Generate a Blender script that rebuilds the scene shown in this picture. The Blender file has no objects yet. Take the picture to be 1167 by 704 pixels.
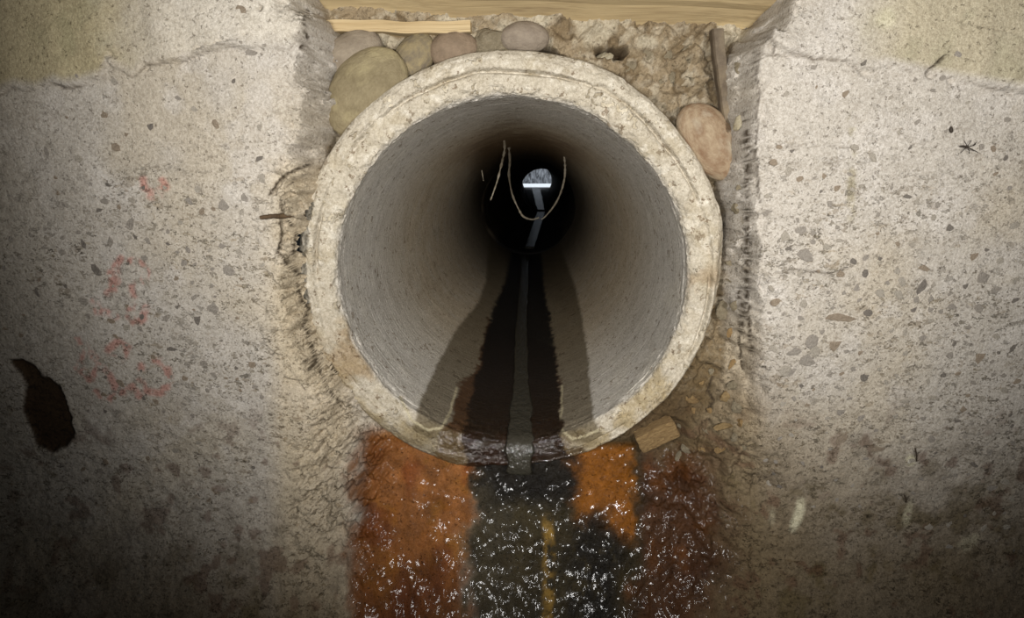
import bpy, bmesh, math, random
import numpy as np
from mathutils import Vector, Matrix

# ---------------------------------------------------------------- camera
W, H, F = 1167.0, 704.0, 560.0
EZ = 0.80                                   # height of the lens above the origin
PITCH = math.radians(14.7)
YAW = math.radians(-2.6)
scene = bpy.context.scene
C = scene.collection
cam_data = bpy.data.cameras.new('camera')
cam_data.sensor_width = 36.0
cam_data.lens = 36.0 * F / W
cam_data.clip_start = 0.01
cam = bpy.data.objects.new('camera', cam_data)
cam.location = (0, 0, EZ)
cam.rotation_euler = (math.radians(90) - PITCH, 0, -YAW)
C.objects.link(cam)
scene.camera = cam
MW = cam.rotation_euler.to_matrix()
RM = np.array(MW)                           # camera -> world

def project(P):
    """world points (N,3) -> pixel coordinates (N,), (N,)"""
    Q = (P - np.array([0, 0, EZ])) @ RM
    d = -Q[:, 2]
    d = np.where(d < 0.02, 0.02, d)
    return W / 2 + F * Q[:, 0] / d, H / 2 - F * Q[:, 1] / d

def ray(px, py):
    v = RM @ np.array([(px - W / 2) / F, -(py - H / 2) / F, -1.0])
    return v

def at(px, py, Y):
    v = ray(px, py)
    v = v * (Y / v[1])
    return Vector((v[0], v[1], v[2] + EZ))

# ---------------------------------------------------------------- world, lights, exposure
world = bpy.data.worlds.new('world')
scene.world = world
world.use_nodes = True
world.node_tree.nodes['Background'].inputs[0].default_value = (0.9, 0.95, 1.0, 1)
world.node_tree.nodes['Background'].inputs[1].default_value = 0.012

def spot(name, loc, target, power, size=130, radius=0.03, col=(1, 0.98, 0.955), blend=0.9):
    l = bpy.data.lights.new(name, 'SPOT')
    l.energy = power; l.spot_size = math.radians(size); l.spot_blend = blend
    l.shadow_soft_size = radius; l.color = col
    o = bpy.data.objects.new(name, l); o.location = loc
    o.rotation_euler = (Vector(target) - Vector(loc)).to_track_quat('-Z', 'Y').to_euler()
    C.objects.link(o)
    return o

# the inspection lamps that flank the lens
spot('inspection_lamp', (-0.34, -0.12, EZ + 0.06), (0.0, 0.62, EZ + 0.06), 17.0, 112, 0.035)
spot('inspection_lamp', (0.34, -0.12, EZ + 0.08), (0.14, 0.62, EZ + 0.08), 20.0, 112, 0.035)
spot('inspection_lamp', (0.02, -0.05, EZ - 0.06), (0.0, 0.62, EZ + 0.0), 10.5, 112, 0.02)
# daylight falling into the far manhole
al = bpy.data.lights.new('far_daylight', 'AREA'); al.energy = 22; al.shape = 'RECTANGLE'; al.size = 0.7; al.size_y = 0.5
al.color = (0.86, 0.93, 1.0)
ao = bpy.data.objects.new('far_daylight', al); ao.location = (0.05, 8.75, EZ + 1.15)
ao.rotation_euler = (math.radians(22), 0, 0)
C.objects.link(ao)

vs = scene.view_settings
scene.display_settings.display_device = 'sRGB'
vs.view_transform = 'Standard'; vs.look = 'None'; vs.gamma = 1.0; vs.use_curve_mapping = False
vs.exposure = 0.06

# ---------------------------------------------------------------- numeric noise
def _hash(ix, iy, iz, seed):
    h = (ix * 374761393 + iy * 668265263 + iz * 2147483647 + seed * 1274126177) & 0xFFFFFFFF
    h = ((h ^ (h >> 13)) * 1274126177) & 0xFFFFFFFF
    h = (h ^ (h >> 16)) & 0xFFFFFFFF
    return h.astype(np.float64) / 4294967295.0

def vnoise2(x, y, seed=0):
    xf = np.floor(x); yf = np.floor(y)
    ix = xf.astype(np.int64); iy = yf.astype(np.int64)
    fx = x - xf; fy = y - yf
    fx = fx * fx * (3 - 2 * fx); fy = fy * fy * (3 - 2 * fy)
    z = np.zeros_like(ix)
    a = _hash(ix, iy, z, seed); b = _hash(ix + 1, iy, z, seed)
    c = _hash(ix, iy + 1, z, seed); d = _hash(ix + 1, iy + 1, z, seed)
    return (a + (b - a) * fx) * (1 - fy) + (c + (d - c) * fx) * fy

def vnoise3(x, y, z, seed=0):
    zf = np.floor(z); iz = zf.astype(np.int64); fz = z - zf; fz = fz * fz * (3 - 2 * fz)
    xf = np.floor(x); yf = np.floor(y)
    ix = xf.astype(np.int64); iy = yf.astype(np.int64)
    fx = x - xf; fy = y - yf
    fx = fx * fx * (3 - 2 * fx); fy = fy * fy * (3 - 2 * fy)
    def lay(k):
        a = _hash(ix, iy, k, seed); b = _hash(ix + 1, iy, k, seed)
        c = _hash(ix, iy + 1, k, seed); d = _hash(ix + 1, iy + 1, k, seed)
        return (a + (b - a) * fx) * (1 - fy) + (c + (d - c) * fx) * fy
    return lay(iz) * (1 - fz) + lay(iz + 1) * fz

def fbm2(x, y, s, o=4, seed=0, g=0.5):
    r = np.zeros_like(x); a = 1.0; t = 0.0
    for k in range(o):
        r += a * vnoise2(x * s + 17.3 * k, y * s + 9.1 * k, seed + k); t += a; a *= g; s *= 2.03
    return r / t * 2 - 1

def fbm3(P, s, o=4, seed=0, g=0.5):
    r = np.zeros(len(P)); a = 1.0; t = 0.0
    for k in range(o):
        r += a * vnoise3(P[:, 0] * s + 31.7 * k + 50, P[:, 1] * s + 50, P[:, 2] * s + 50, seed + k); t += a; a *= g; s *= 2.03
    return r / t * 2 - 1

def cell2(x, y, s, seed=0):
    """worley noise: F1, F2 and the id of the nearest cell"""
    X = x * s; Y = y * s
    ix = np.floor(X).astype(np.int64); iy = np.floor(Y).astype(np.int64)
    f1 = np.full(X.shape, 9.0); f2 = np.full(X.shape, 9.0); cid = np.zeros(X.shape)
    z = np.zeros_like(ix)
    for dx in (-1, 0, 1):
        for dy in (-1, 0, 1):
            jx = ix + dx; jy = iy + dy
            px = jx + _hash(jx, jy, z, seed); py = jy + _hash(jx, jy, z + 1, seed)
            d = np.hypot(X - px, Y - py)
            c = _hash(jx, jy, z + 2, seed)
            n = d < f1
            f2 = np.where(n, f1, np.minimum(f2, d))
            cid = np.where(n, c, cid)
            f1 = np.where(n, d, f1)
    return f1, f2, cid

def sst(a, b, x):
    t = np.clip((x - a) / (b - a), 0, 1)
    return t * t * (3 - 2 * t)

def seg_dist(U, V, pts):
    d = np.full(U.shape, 1e9)
    for (x0, y0), (x1, y1) in zip(pts[:-1], pts[1:]):
        dx, dy = x1 - x0, y1 - y0
        L = dx * dx + dy * dy + 1e-9
        t = np.clip(((U - x0) * dx + (V - y0) * dy) / L, 0, 1)
        d = np.minimum(d, np.hypot(U - x0 - t * dx, V - y0 - t * dy))
    return d

def poly_sd(U, V, pts):
    """signed distance, positive inside"""
    ins = np.zeros(U.shape, bool)
    n = len(pts)
    for i in range(n):
        x0, y0 = pts[i]; x1, y1 = pts[(i + 1) % n]
        if y0 == y1: continue
        c = ((y0 > V) != (y1 > V)) & (U < (x1 - x0) * (V - y0) / (y1 - y0) + x0)
        ins ^= c
    d = seg_dist(U, V, pts + [pts[0]])
    return np.where(ins, d, -d)

def lin(r, g, b):
    f = lambda c: ((c / 255 + 0.055) / 1.055) ** 2.4 if c > 10 else c / 255 / 12.92
    return np.array([f(r), f(g), f(b)])

def mixc(base, col, m):
    return base + (np.asarray(col)[None, :] - base) * np.clip(m, 0, 1)[:, None]

# ---------------------------------------------------------------- materials
def mat(name):
    m = bpy.data.materials.new(name); m.use_nodes = True
    nt = m.node_tree; b = nt.nodes['Principled BSDF']
    return m, nt, b

def N(nt, t, **kw):
    n = nt.nodes.new(t)
    for k, v in kw.items(): setattr(n, k, v)
    return n

def math_node(nt, op, a, b=None):
    n = N(nt, 'ShaderNodeMath', operation=op)
    for i, v in enumerate((a, b)):
        if v is None: continue
        if isinstance(v, (int, float)): n.inputs[i].default_value = v
        else: nt.links.new(v, n.inputs[i])
    return n.outputs[0]

def ramp(nt, src, a, b, lo=0.0, hi=1.0):
    n = N(nt, 'ShaderNodeMapRange'); n.clamp = True
    n.inputs[1].default_value = a; n.inputs[2].default_value = b
    n.inputs[3].default_value = lo; n.inputs[4].default_value = hi
    nt.links.new(src, n.inputs[0]); return n.outputs[0]

def mixrgb(nt, fac, a, b, blend='MIX'):
    n = N(nt, 'ShaderNodeMix', data_type='RGBA', blend_type=blend)
    for idx, v in ((0, fac), (6, a), (7, b)):
        if isinstance(v, (int, float)): n.inputs[idx].default_value = v
        elif isinstance(v, (tuple, list, np.ndarray)): n.inputs[idx].default_value = tuple(v)[:3] + (1,)
        else: nt.links.new(v, n.inputs[idx])
    return n.outputs[2]

def noise(nt, co, scale, detail=4, rough=0.55):
    n = N(nt, 'ShaderNodeTexNoise'); n.inputs['Scale'].default_value = scale
    n.inputs['Detail'].default_value = detail; n.inputs['Roughness'].default_value = rough
    nt.links.new(co, n.inputs['Vector']); return n.outputs[0]

def scaled(nt, co, s):
    n = N(nt, 'ShaderNodeMapping'); n.inputs['Scale'].default_value = s
    nt.links.new(co, n.inputs['Vector']); return n.outputs[0]

def specks(nt, co, scale, thr, soft=0.06, warp=0.006):
    """round to angular grains of random size: returns mask and grain id"""
    nz = N(nt, 'ShaderNodeTexNoise'); nz.inputs['Scale'].default_value = scale * 1.4
    nz.inputs['Detail'].default_value = 2
    nt.links.new(co, nz.inputs['Vector'])
    sub = N(nt, 'ShaderNodeVectorMath', operation='SUBTRACT'); nt.links.new(nz.outputs[1], sub.inputs[0]); sub.inputs[1].default_value = (.5, .5, .5)
    sc = N(nt, 'ShaderNodeVectorMath', operation='SCALE'); nt.links.new(sub.outputs[0], sc.inputs[0]); sc.inputs['Scale'].default_value = 2.6 / scale
    ad = N(nt, 'ShaderNodeVectorMath', operation='ADD'); nt.links.new(co, ad.inputs[0]); nt.links.new(sc.outputs[0], ad.inputs[1])
    v = N(nt, 'ShaderNodeTexVoronoi'); v.distance = 'CHEBYCHEV'; v.inputs['Scale'].default_value = scale
    nt.links.new(ad.outputs[0], v.inputs['Vector'])
    sp = N(nt, 'ShaderNodeSeparateColor'); nt.links.new(v.outputs['Color'], sp.inputs[0])
    size = ramp(nt, sp.outputs[0], thr, 1.0, 0.0, 0.46)
    d = math_node(nt, 'SUBTRACT', size, v.outputs['Distance'])
    has = math_node(nt, 'GREATER_THAN', sp.outputs[0], thr)
    return math_node(nt, 'MULTIPLY', ramp(nt, d, 0.0, soft), has), sp.outputs[1]

def bump(nt, h, strength, dist, prev=None):
    n = N(nt, 'ShaderNodeBump'); n.inputs['Strength'].default_value = strength; n.inputs['Distance'].default_value = dist
    nt.links.new(h, n.inputs['Height'])
    if prev is not None: nt.links.new(prev, n.inputs['Normal'])
    return n.outputs[0]

def concrete_material():
    m, nt, b = mat('aged_concrete')
    L = nt.links
    co = N(nt, 'ShaderNodeTexCoord').outputs['Object']
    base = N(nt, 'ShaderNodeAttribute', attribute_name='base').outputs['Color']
    aux = N(nt, 'ShaderNodeAttribute', attribute_name='aux')          # r: wet, g: grains, b: sparkle relief
    sep = N(nt, 'ShaderNodeSeparateColor'); L.new(aux.outputs['Color'], sep.inputs[0])
    wet, agg, spk = sep.outputs[0], sep.outputs[1], sep.outputs[2]
    n1 = noise(nt, co, 35, 6, 0.6); n2 = noise(nt, co, 320, 4, 0.65)
    col = mixrgb(nt, ramp(nt, n1, 0.3, 0.7, 0, 0.35), base, (0.62, 0.60, 0.56), 'MULTIPLY')
    col = mixrgb(nt, ramp(nt, n2, 0.35, 0.62, 0, 0.6), col, (0.55, 0.52, 0.48), 'MULTIPLY')
    n3 = noise(nt, co, 900, 2, 0.6)
    col = mixrgb(nt, ramp(nt, n3, 0.45, 0.62, 0, 0.45), col, (0.55, 0.52, 0.48), 'MULTIPLY')
    mp = N(nt, 'ShaderNodeMapping'); mp.inputs['Rotation'].default_value = (0, math.radians(38), 0); mp.inputs['Scale'].default_value = (1, 1, 1.55)
    L.new(co, mp.inputs['Vector']); cr = mp.outputs[0]
    s_a, id_a = specks(nt, cr, 62, 0.66)
    s_b, id_b = specks(nt, cr, 112, 0.38)
    s_c, id_c = specks(nt, cr, 215, 0.32)
    g1 = mixrgb(nt, id_a, (0.50, 0.47, 0.43), (0.78, 0.72, 0.63))
    g2 = mixrgb(nt, id_b, (0.36, 0.35, 0.33), (0.72, 0.69, 0.62))
    g3 = mixrgb(nt, id_c, (0.34, 0.32, 0.28), (0.80, 0.77, 0.72))
    patch = ramp(nt, noise(nt, co, 12, 3), 0.40, 0.60, 0.35, 1.0)
    am = math_node(nt, 'MULTIPLY', agg, patch)
    col = mixrgb(nt, math_node(nt, 'MULTIPLY', s_c, am), col, g3, 'MULTIPLY')
    col = mixrgb(nt, math_node(nt, 'MULTIPLY', s_b, am), col, g2, 'MULTIPLY')
    col = mixrgb(nt, math_node(nt, 'MULTIPLY', s_a, math_node(nt, 'MULTIPLY', am, 0.8)), col, g1, 'MULTIPLY')
    # pin holes
    s_d, _ = specks(nt, co, 330, 0.86)
    col = mixrgb(nt, math_node(nt, 'MULTIPLY', s_d, 0.55), col, (0.35, 0.30, 0.24), 'MULTIPLY')
    L.new(col, b.inputs['Base Color'])
    L.new(ramp(nt, wet, 0, 1, 0.88, 0.45), b.inputs['Roughness'])
    L.new(ramp(nt, wet, 0, 1, 0.25, 0.12), b.inputs['Specular IOR Level'])
    h = math_node(nt, 'ADD', math_node(nt, 'MULTIPLY', n2, 0.5), math_node(nt, 'MULTIPLY', n1, 0.6))
    h = math_node(nt, 'SUBTRACT', h, math_node(nt, 'MULTIPLY', s_d, 0.7))
    h = math_node(nt, 'SUBTRACT', h, math_node(nt, 'MULTIPLY', math_node(nt, 'MULTIPLY', s_b, agg), 0.25))
    b1 = bump(nt, h, 1.0, 0.0034)
    L.new(b1, b.inputs['Normal'])
    rip = noise(nt, scaled(nt, co, (1.0, 1.0, 1.4)), 85, 3, 0.55)
    L.new(math_node(nt, 'MULTIPLY', wet, 0.32), b.inputs['Coat Weight']); b.inputs['Coat Roughness'].default_value = 0.11; b.inputs['Coat IOR'].default_value = 1.4
    L.new(bump(nt, rip, 1.0, 0.0006), b.inputs['Coat Normal'])
    return m

def bore_material():
    m, nt, b = mat('spun_concrete_pipe')
    L = nt.links
    co = N(nt, 'ShaderNodeTexCoord').outputs['Object']
    base = N(nt, 'ShaderNodeAttribute', attribute_name='base').outputs['Color']
    aux = N(nt, 'ShaderNodeAttribute', attribute_name='aux')          # r: wet, g: bore scoring, b: sparkle relief
    sep = N(nt, 'ShaderNodeSeparateColor'); L.new(aux.outputs['Color'], sep.inputs[0])
    wet, bore, spk = sep.outputs[0], sep.outputs[1], sep.outputs[2]
    n1 = noise(nt, co, 30, 6, 0.6); n2 = noise(nt, co, 300, 4, 0.65)
    score = noise(nt, scaled(nt, co, (6, 260, 6)), 1.0, 4, 0.6)
    col = mixrgb(nt, ramp(nt, n1, 0.3, 0.7, 0, 0.4), base, (0.60, 0.57, 0.52), 'MULTIPLY')
    col = mixrgb(nt, ramp(nt, n2, 0.35, 0.62, 0, 0.6), col, (0.55, 0.52, 0.47), 'MULTIPLY')
    col = mixrgb(nt, ramp(nt, noise(nt, co, 900, 2), 0.45, 0.62, 0, 0.4), col, (0.55, 0.52, 0.47), 'MULTIPLY')
    col = mixrgb(nt, math_node(nt, 'MULTIPLY', ramp(nt, score, 0.42, 0.62), math_node(nt, 'MULTIPLY', bore, 0.35)), col, (0.55, 0.53, 0.50), 'MULTIPLY')
    s_a, id_a = specks(nt, co, 150, 0.80)
    s_b, id_b = specks(nt, co, 70, 0.90)
    s_r, id_r = specks(nt, co, 55, 0.45)
    col = mixrgb(nt, math_node(nt, 'MULTIPLY', s_a, 0.7), col, (0.30, 0.22, 0.15), 'MULTIPLY')
    col = mixrgb(nt, math_node(nt, 'MULTIPLY', s_b, 0.6), col, (0.35, 0.28, 0.20), 'MULTIPLY')
    face = math_node(nt, 'SUBTRACT', 1.0, bore)
    gr = mixrgb(nt, id_r, (0.62, 0.58, 0.50), (1.18, 1.16, 1.10))
    col = mixrgb(nt, math_node(nt, 'MULTIPLY', s_r, math_node(nt, 'MULTIPLY', face, 0.8)), col, gr, 'MULTIPLY')
    L.new(col, b.inputs['Base Color'])
    L.new(ramp(nt, wet, 0, 1, 0.85, 0.18), b.inputs['Roughness'])
    L.new(ramp(nt, wet, 0, 1, 0.25, 0.6), b.inputs['Specular IOR Level'])
    h = math_node(nt, 'ADD', math_node(nt, 'MULTIPLY', n2, 0.5), math_node(nt, 'MULTIPLY', n1, 0.5))
    h = math_node(nt, 'ADD', h, math_node(nt, 'MULTIPLY', math_node(nt, 'MULTIPLY', score, bore), 0.5))
    h = math_node(nt, 'ADD', h, math_node(nt, 'MULTIPLY', math_node(nt, 'MULTIPLY', s_r, face), 0.35))
    b1 = bump(nt, h, 1.0, 0.0034)
    L.new(b1, b.inputs['Normal'])
    L.new(spk, b.inputs['Coat Weight']); b.inputs['Coat Roughness'].default_value = 0.07; b.inputs['Coat IOR'].default_value = 1.4
    L.new(bump(nt, noise(nt, co, 100, 3, 0.55), 1.0, 0.006), b.inputs['Coat Normal'])
    return m

def simple(name, c1, c2, scale=40, rough=0.8, bumpd=0.001, stretch=None, c3=None, spec=0.3, bstr=0.6, fine=0.4):
    m, nt, b = mat(name); L = nt.links
    co = N(nt, 'ShaderNodeTexCoord').outputs['Object']
    cs = scaled(nt, co, stretch) if stretch else co
    n = noise(nt, cs, scale, 6, 0.6)
    f = noise(nt, co, scale * 7, 3, 0.6)
    col = mixrgb(nt, ramp(nt, n, 0.35, 0.65), lin(*c1), lin(*c2))
    if c3: col = mixrgb(nt, ramp(nt, noise(nt, co, scale * 0.45, 3), 0.5, 0.68), col, lin(*c3))
    col = mixrgb(nt, ramp(nt, f, 0.4, 0.7, 0, fine), col, (0.55, 0.52, 0.48), 'MULTIPLY')
    L.new(col, b.inputs['Base Color'])
    b.inputs['Roughness'].default_value = rough; b.inputs['Specular IOR Level'].default_value = spec
    h = math_node(nt, 'ADD', n, math_node(nt, 'MULTIPLY', f, 0.4))
    L.new(bump(nt, h, bstr, bumpd), b.inputs['Normal'])
    return m

def wood_material(name, c1, c2, dark):
    m, nt, b = mat(name); L = nt.links
    co = N(nt, 'ShaderNodeTexCoord').outputs['Object']
    wav = noise(nt, scaled(nt, co, (2.2, 30, 60)), 1.0, 6, 0.55)
    fine = noise(nt, scaled(nt, co, (10, 260, 420)), 1.0, 3, 0.6)
    stain = noise(nt, scaled(nt, co, (7, 30, 30)), 1.0, 4, 0.6)
    col = mixrgb(nt, ramp(nt, wav, 0.35, 0.65), lin(*c1), lin(*c2))
    col = mixrgb(nt, ramp(nt, stain, 0.56, 0.70, 0, 0.7), col, lin(*dark))
    col = mixrgb(nt, ramp(nt, fine, 0.45, 0.7, 0, 0.5), col, (0.6, 0.55, 0.48), 'MULTIPLY')
    L.new(col, b.inputs['Base Color'])
    b.inputs['Roughness'].default_value = 0.8; b.inputs['Specular IOR Level'].default_value = 0.25
    L.new(bump(nt, math_node(nt, 'ADD', wav, math_node(nt, 'MULTIPLY', fine, 0.4)), 0.6, 0.002), b.inputs['Normal'])
    return m

M_CON = concrete_material()
M_PIPE = bore_material()

# ---------------------------------------------------------------- object helpers
def link(name, me, m=None, parent=None):
    o = bpy.data.objects.new(name, me); C.objects.link(o)
    if m is not None and len(me.materials) == 0: me.materials.append(m)
    if parent is not None: o.parent = parent
    return o

def tag(o, label=None, cat=None, group=None, kind=None):
    if label: o['label'] = label
    if cat: o['category'] = cat
    if group: o['group'] = group
    if kind: o['kind'] = kind
    return o

def grid_mesh(name, P, quads, normals=None, base=None, aux=None):
    me = bpy.data.meshes.new(name)
    me.vertices.add(len(P)); me.vertices.foreach_set('co', P.astype(np.float32).ravel())
    n = len(quads)
    me.loops.add(n * 4); me.loops.foreach_set('vertex_index', quads.astype(np.int32).ravel())
    me.polygons.add(n); me.polygons.foreach_set('loop_start', np.arange(0, n * 4, 4, dtype=np.int32))
    me.update(calc_edges=True)
    me.polygons.foreach_set('use_smooth', np.ones(n, bool))
    for nm, arr in (('base', base), ('aux', aux)):
        if arr is None: continue
        a = me.color_attributes.new(nm, 'FLOAT_COLOR', 'POINT')
        buf = np.ones((len(P), 4), np.float32); buf[:, :3] = arr
        a.data.foreach_set('color', buf.ravel())
    if normals is not None:
        me.normals_split_custom_set_from_vertices(normals.astype(np.float32).tolist())
    me.update()
    return me

def sub_mesh(name, P, quads, nor, base, aux):
    used = np.unique(quads)
    remap = np.full(len(P), -1, np.int64); remap[used] = np.arange(len(used))
    return grid_mesh(name, P[used], remap[quads], nor[used], base[used], aux[used])

# ================================================================= THE CONCRETE AROUND THE PIPE
AX, AZ = -0.034, EZ - 0.137                  # pipe axis at the mouth
R_IN, R_OUT = 0.239, 0.291
YM = 0.645                                   # plane of the mouth

D = 0.0019
def axis(lo, a, b, hi, d):
    left = a - np.cumsum(d * 1.18 ** np.arange(1, 26)); left = left[left > lo][::-1]
    right = b + np.cumsum(d * 1.18 ** np.arange(1, 26)); right = right[right < hi]
    return np.concatenate([[lo], left, np.arange(a, b, d), right, [hi]])
xs = axis(-1.3, -0.74, 0.72, 1.3, D)
zs = axis(EZ - 1.0, EZ - 0.70, EZ + 0.27, EZ + 0.75, D)
nx, nz = len(xs), len(zs)
X, Z = np.meshgrid(xs, zs); X = X.ravel(); Z = Z.ravel()
zr = Z - EZ
t = np.maximum(0, -zr - 0.36)
Yf = 0.60 - 0.9 * t * t - 0.9 * t ** 3
U, V = project(np.stack([X, np.maximum(Yf, 0.1), Z], 1))

REC = [(302, -900), (312, -60), (322, 0), (330, 8), (337, 14), (339, 30), (341, 45), (342, 60), (340, 88), (342, 105), (340, 130),
       (336, 160), (334, 172), (336, 186), (332, 200), (330, 222), (334, 250), (332, 285), (328, 320), (332, 350), (342, 385),
       (362, 430), (384, 468), (396, 520), (392, 600), (380, 704), (360, 1200), (860, 1200), (815, 704), (800, 600), (812, 520),
       (842, 476), (858, 420), (862, 330), (864, 250), (862, 150), (862, 70), (872, 48), (880, 34), (892, 28), (902, 12), (910, 2), (920, -60), (935, -900)]
jag = np.where(U < 585, 11, 8) * fbm2(X, Z, 50, 4, 3, 0.6) + np.where(U < 585, 6 * fbm2(X, Z, 150, 3, 5, 0.5), 5 * fbm2(X, Z * 0.15, 120, 3, 6, 0.5))
soft = np.interp(V, [0, 470, 560], [1, 1, 3.0])
sd = poly_sd(U, V, REC) + jag * soft
left = U < 585
w_out = np.where(left, np.interp(V, [150, 200, 450, 520], [2, 14, 18, 70]), np.interp(V, [320, 400, 500, 560], [2, 18, 40, 110]))
w_in = np.where(left, np.interp(V, [150, 200, 450, 520], [15, 12, 10, 40]), np.interp(V, [320, 400, 500, 560], [14, 18, 30, 50]))
f_rec = np.clip((sd + w_out) / (w_out + w_in), 0, 1)
f_rec = np.where(w_out > 10, f_rec * f_rec * (3 - 2 * f_rec), f_rec)
ta = np.maximum(0, -zr - 0.385)
Yap = 0.664 - 0.28 * ta - 1.2 * ta * ta - 1.0 * ta ** 3
Yr = np.where(left, np.interp(V, [150, 200, 460, 500], [0.692, 0.660, 0.660, 0.664]), np.interp(V, [300, 340, 420, 480, 520], [0.692, 0.684, 0.670, 0.664, 0.664]))
Yr = np.where(V > 480, Yap, Yr)
# rubble and mortar relief in the recess
f1, f2, cid = cell2(X + 0.006 * fbm2(X, Z, 60, 2, 8), Z + 0.006 * fbm2(X, Z, 60, 2, 9), 42, 4)
g1_, g2_, cid2 = cell2(X + 0.003 * fbm2(X, Z, 120, 2, 18), Z, 95, 14)
rub = 0.010 * (cid - 0.5) * sst(0.02, 0.25, f2 - f1) + 0.005 * (cid2 - 0.5) * sst(0.02, 0.25, g2_ - g1_) + 0.006 * fbm2(X, Z, 70, 5, 11, 0.6)
rub_amt = np.interp(V, [490, 530], [1, 0]) + np.interp(V, [490, 530], [0, 1]) * np.interp(U, [400, 420, 700, 780, 850], [0.2, 0.12, 0.12, 0.5, 0.3])
rub_amt = np.where(V < 480, np.where(U > 700, 1.25, 1.0), rub_amt)
Yr = Yr + rub * rub_amt
# long drips and lumps on the apron
drip = 0.0026 * fbm2(X * 1.0, Z * 0.5, 45, 4, 21) + 0.0009 * fbm2(X, Z, 130, 3, 23, 0.5)
wav = 0.00065 * fbm2(X, Z * 1.3, 150, 2, 29) + 0.00035 * fbm2(X, Z, 260, 1, 30)
wav = wav * (0.30 + 0.70 * sst(-0.05, 0.35, fbm2(X, Z, 16, 3, 28))) * (0.30 + 0.70 * sst(690, 550, V))
Yr = Yr + np.where(V > 500, drip, 0) + wav * sst(500, 520, V) * sst(395, 420, U) * sst(850, 780, U)
# front faces: broad undulation, pits, the plaster coat above the seam
front = 0.0025 * fbm2(X, Z, 9, 3, 31) + 0.0009 * fbm2(X, Z, 90, 4, 33, 0.6)
low = sst(380, 560, V)
front = front + low * 0.0022 * fbm2(X, Z, 75, 4, 35, 0.6)
seam_u = [-900, 0, 15, 40, 60, 72, 90, 112, 122, 130, 150, 168, 200, 232, 262, 290, 330, 345, 860, 905, 935, 965, 985, 1010, 1045, 1062, 1085, 1110, 1167, 2100]
seam_v = [110, 108, 102, 106, 97, 101, 99, 92, 72, 78, 88, 74, 72, 64, 54, 56, 56, 42, 40, 62, 66, 71, 82, 76, 84, 88, 93, 97, 106, 125]
sv = np.interp(U, seam_u, seam_v) + 5 * fbm2(X, Z * 0 + 3.3, 60, 4, 41)
plas = sst(0.0, 3.0, sv - V)                                   # 1 above the seam
seam_amp = 0.0020 + 0.0055 * sst(-0.1, 0.35, fbm2(X, Z * 0 + 1.7, 9, 3, 43))
front = front - seam_amp * plas * sst(160, 0, sv - V)
# broken strip next to the recess
edge_w = np.where(left, np.interp(V, [0, 60, 150, 200, 300, 470], [22, 34, 30, 60, 50, 40]), np.interp(V, [0, 60, 150, 330, 420], [16, 26, 28, 26, 30]))
chip = sst(0, 1, 1 + (sd - jag * soft * 0.3) / edge_w) * (sd < 6) * (1 - sst(480, 560, V))
h1, h2, hid = cell2(X + 0.004 * fbm2(X, Z, 90, 2, 58), Z * np.where(left, 1.0, 0.45), 75, 24)
front = front + chip * (0.006 + 0.009 * (hid - 0.45) * sst(0.0, 0.2, h2 - h1) + 0.008 * np.abs(fbm2(X, Z * np.where(left, 1, 0.4), 60, 5, 51, 0.62)))
# thin peeling mortar sheets left of the pipe
peel = (sst(270, 320, U) * sst(370, 335, U) * sst(170, 215, V) * sst(480, 430, V))
k1, k2, kid = cell2(X + 0.012 * fbm2(X, Z, 30, 3, 61), Z + 0.012 * fbm2(X, Z, 30, 3, 62), 26, 34)
front = front - peel * 0.010 * (kid - 0.4) * sst(0, 0.04, k2 - k1)
Y = Yf + front
# shallow hole on the left, coloured dark brown, and pock marks
HOLE = [(10, 411), (24, 407), (30, 414), (40, 418), (46, 427), (58, 433), (68, 438), (74, 454), (80, 470), (86, 500), (60, 520), (38, 505), (26, 470), (26, 436), (20, 424)]
hs = poly_sd(U, V, HOLE) + 3.0 * fbm2(X, Z, 90, 3, 71)
Y = Y + 0.006 * sst(-1, 7, hs)
for (pu, pv, pr, pd) in [(298, 10, 3.5, .01), (282, 40, 5, .002), (225, 216, 8, .0012), (278, 225, 6, .001), (120, 70, 7, .004), (127, 62, 5, .004), (165, 77, 6, .003), (70, 97, 6, .003),
                         (985, 82, 8, .004), (1060, 84, 9, .005), (1082, 92, 6, .003), (1150, 100, 10, .003), (972, 190, 8, .002), (970, 170, 5, .002), (968, 232, 6, .002), (900, 306, 12, .0015)]:
    Y = Y + pd * sst(1.0, 0.3, np.hypot(U - pu, V - pv) / pr)
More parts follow.
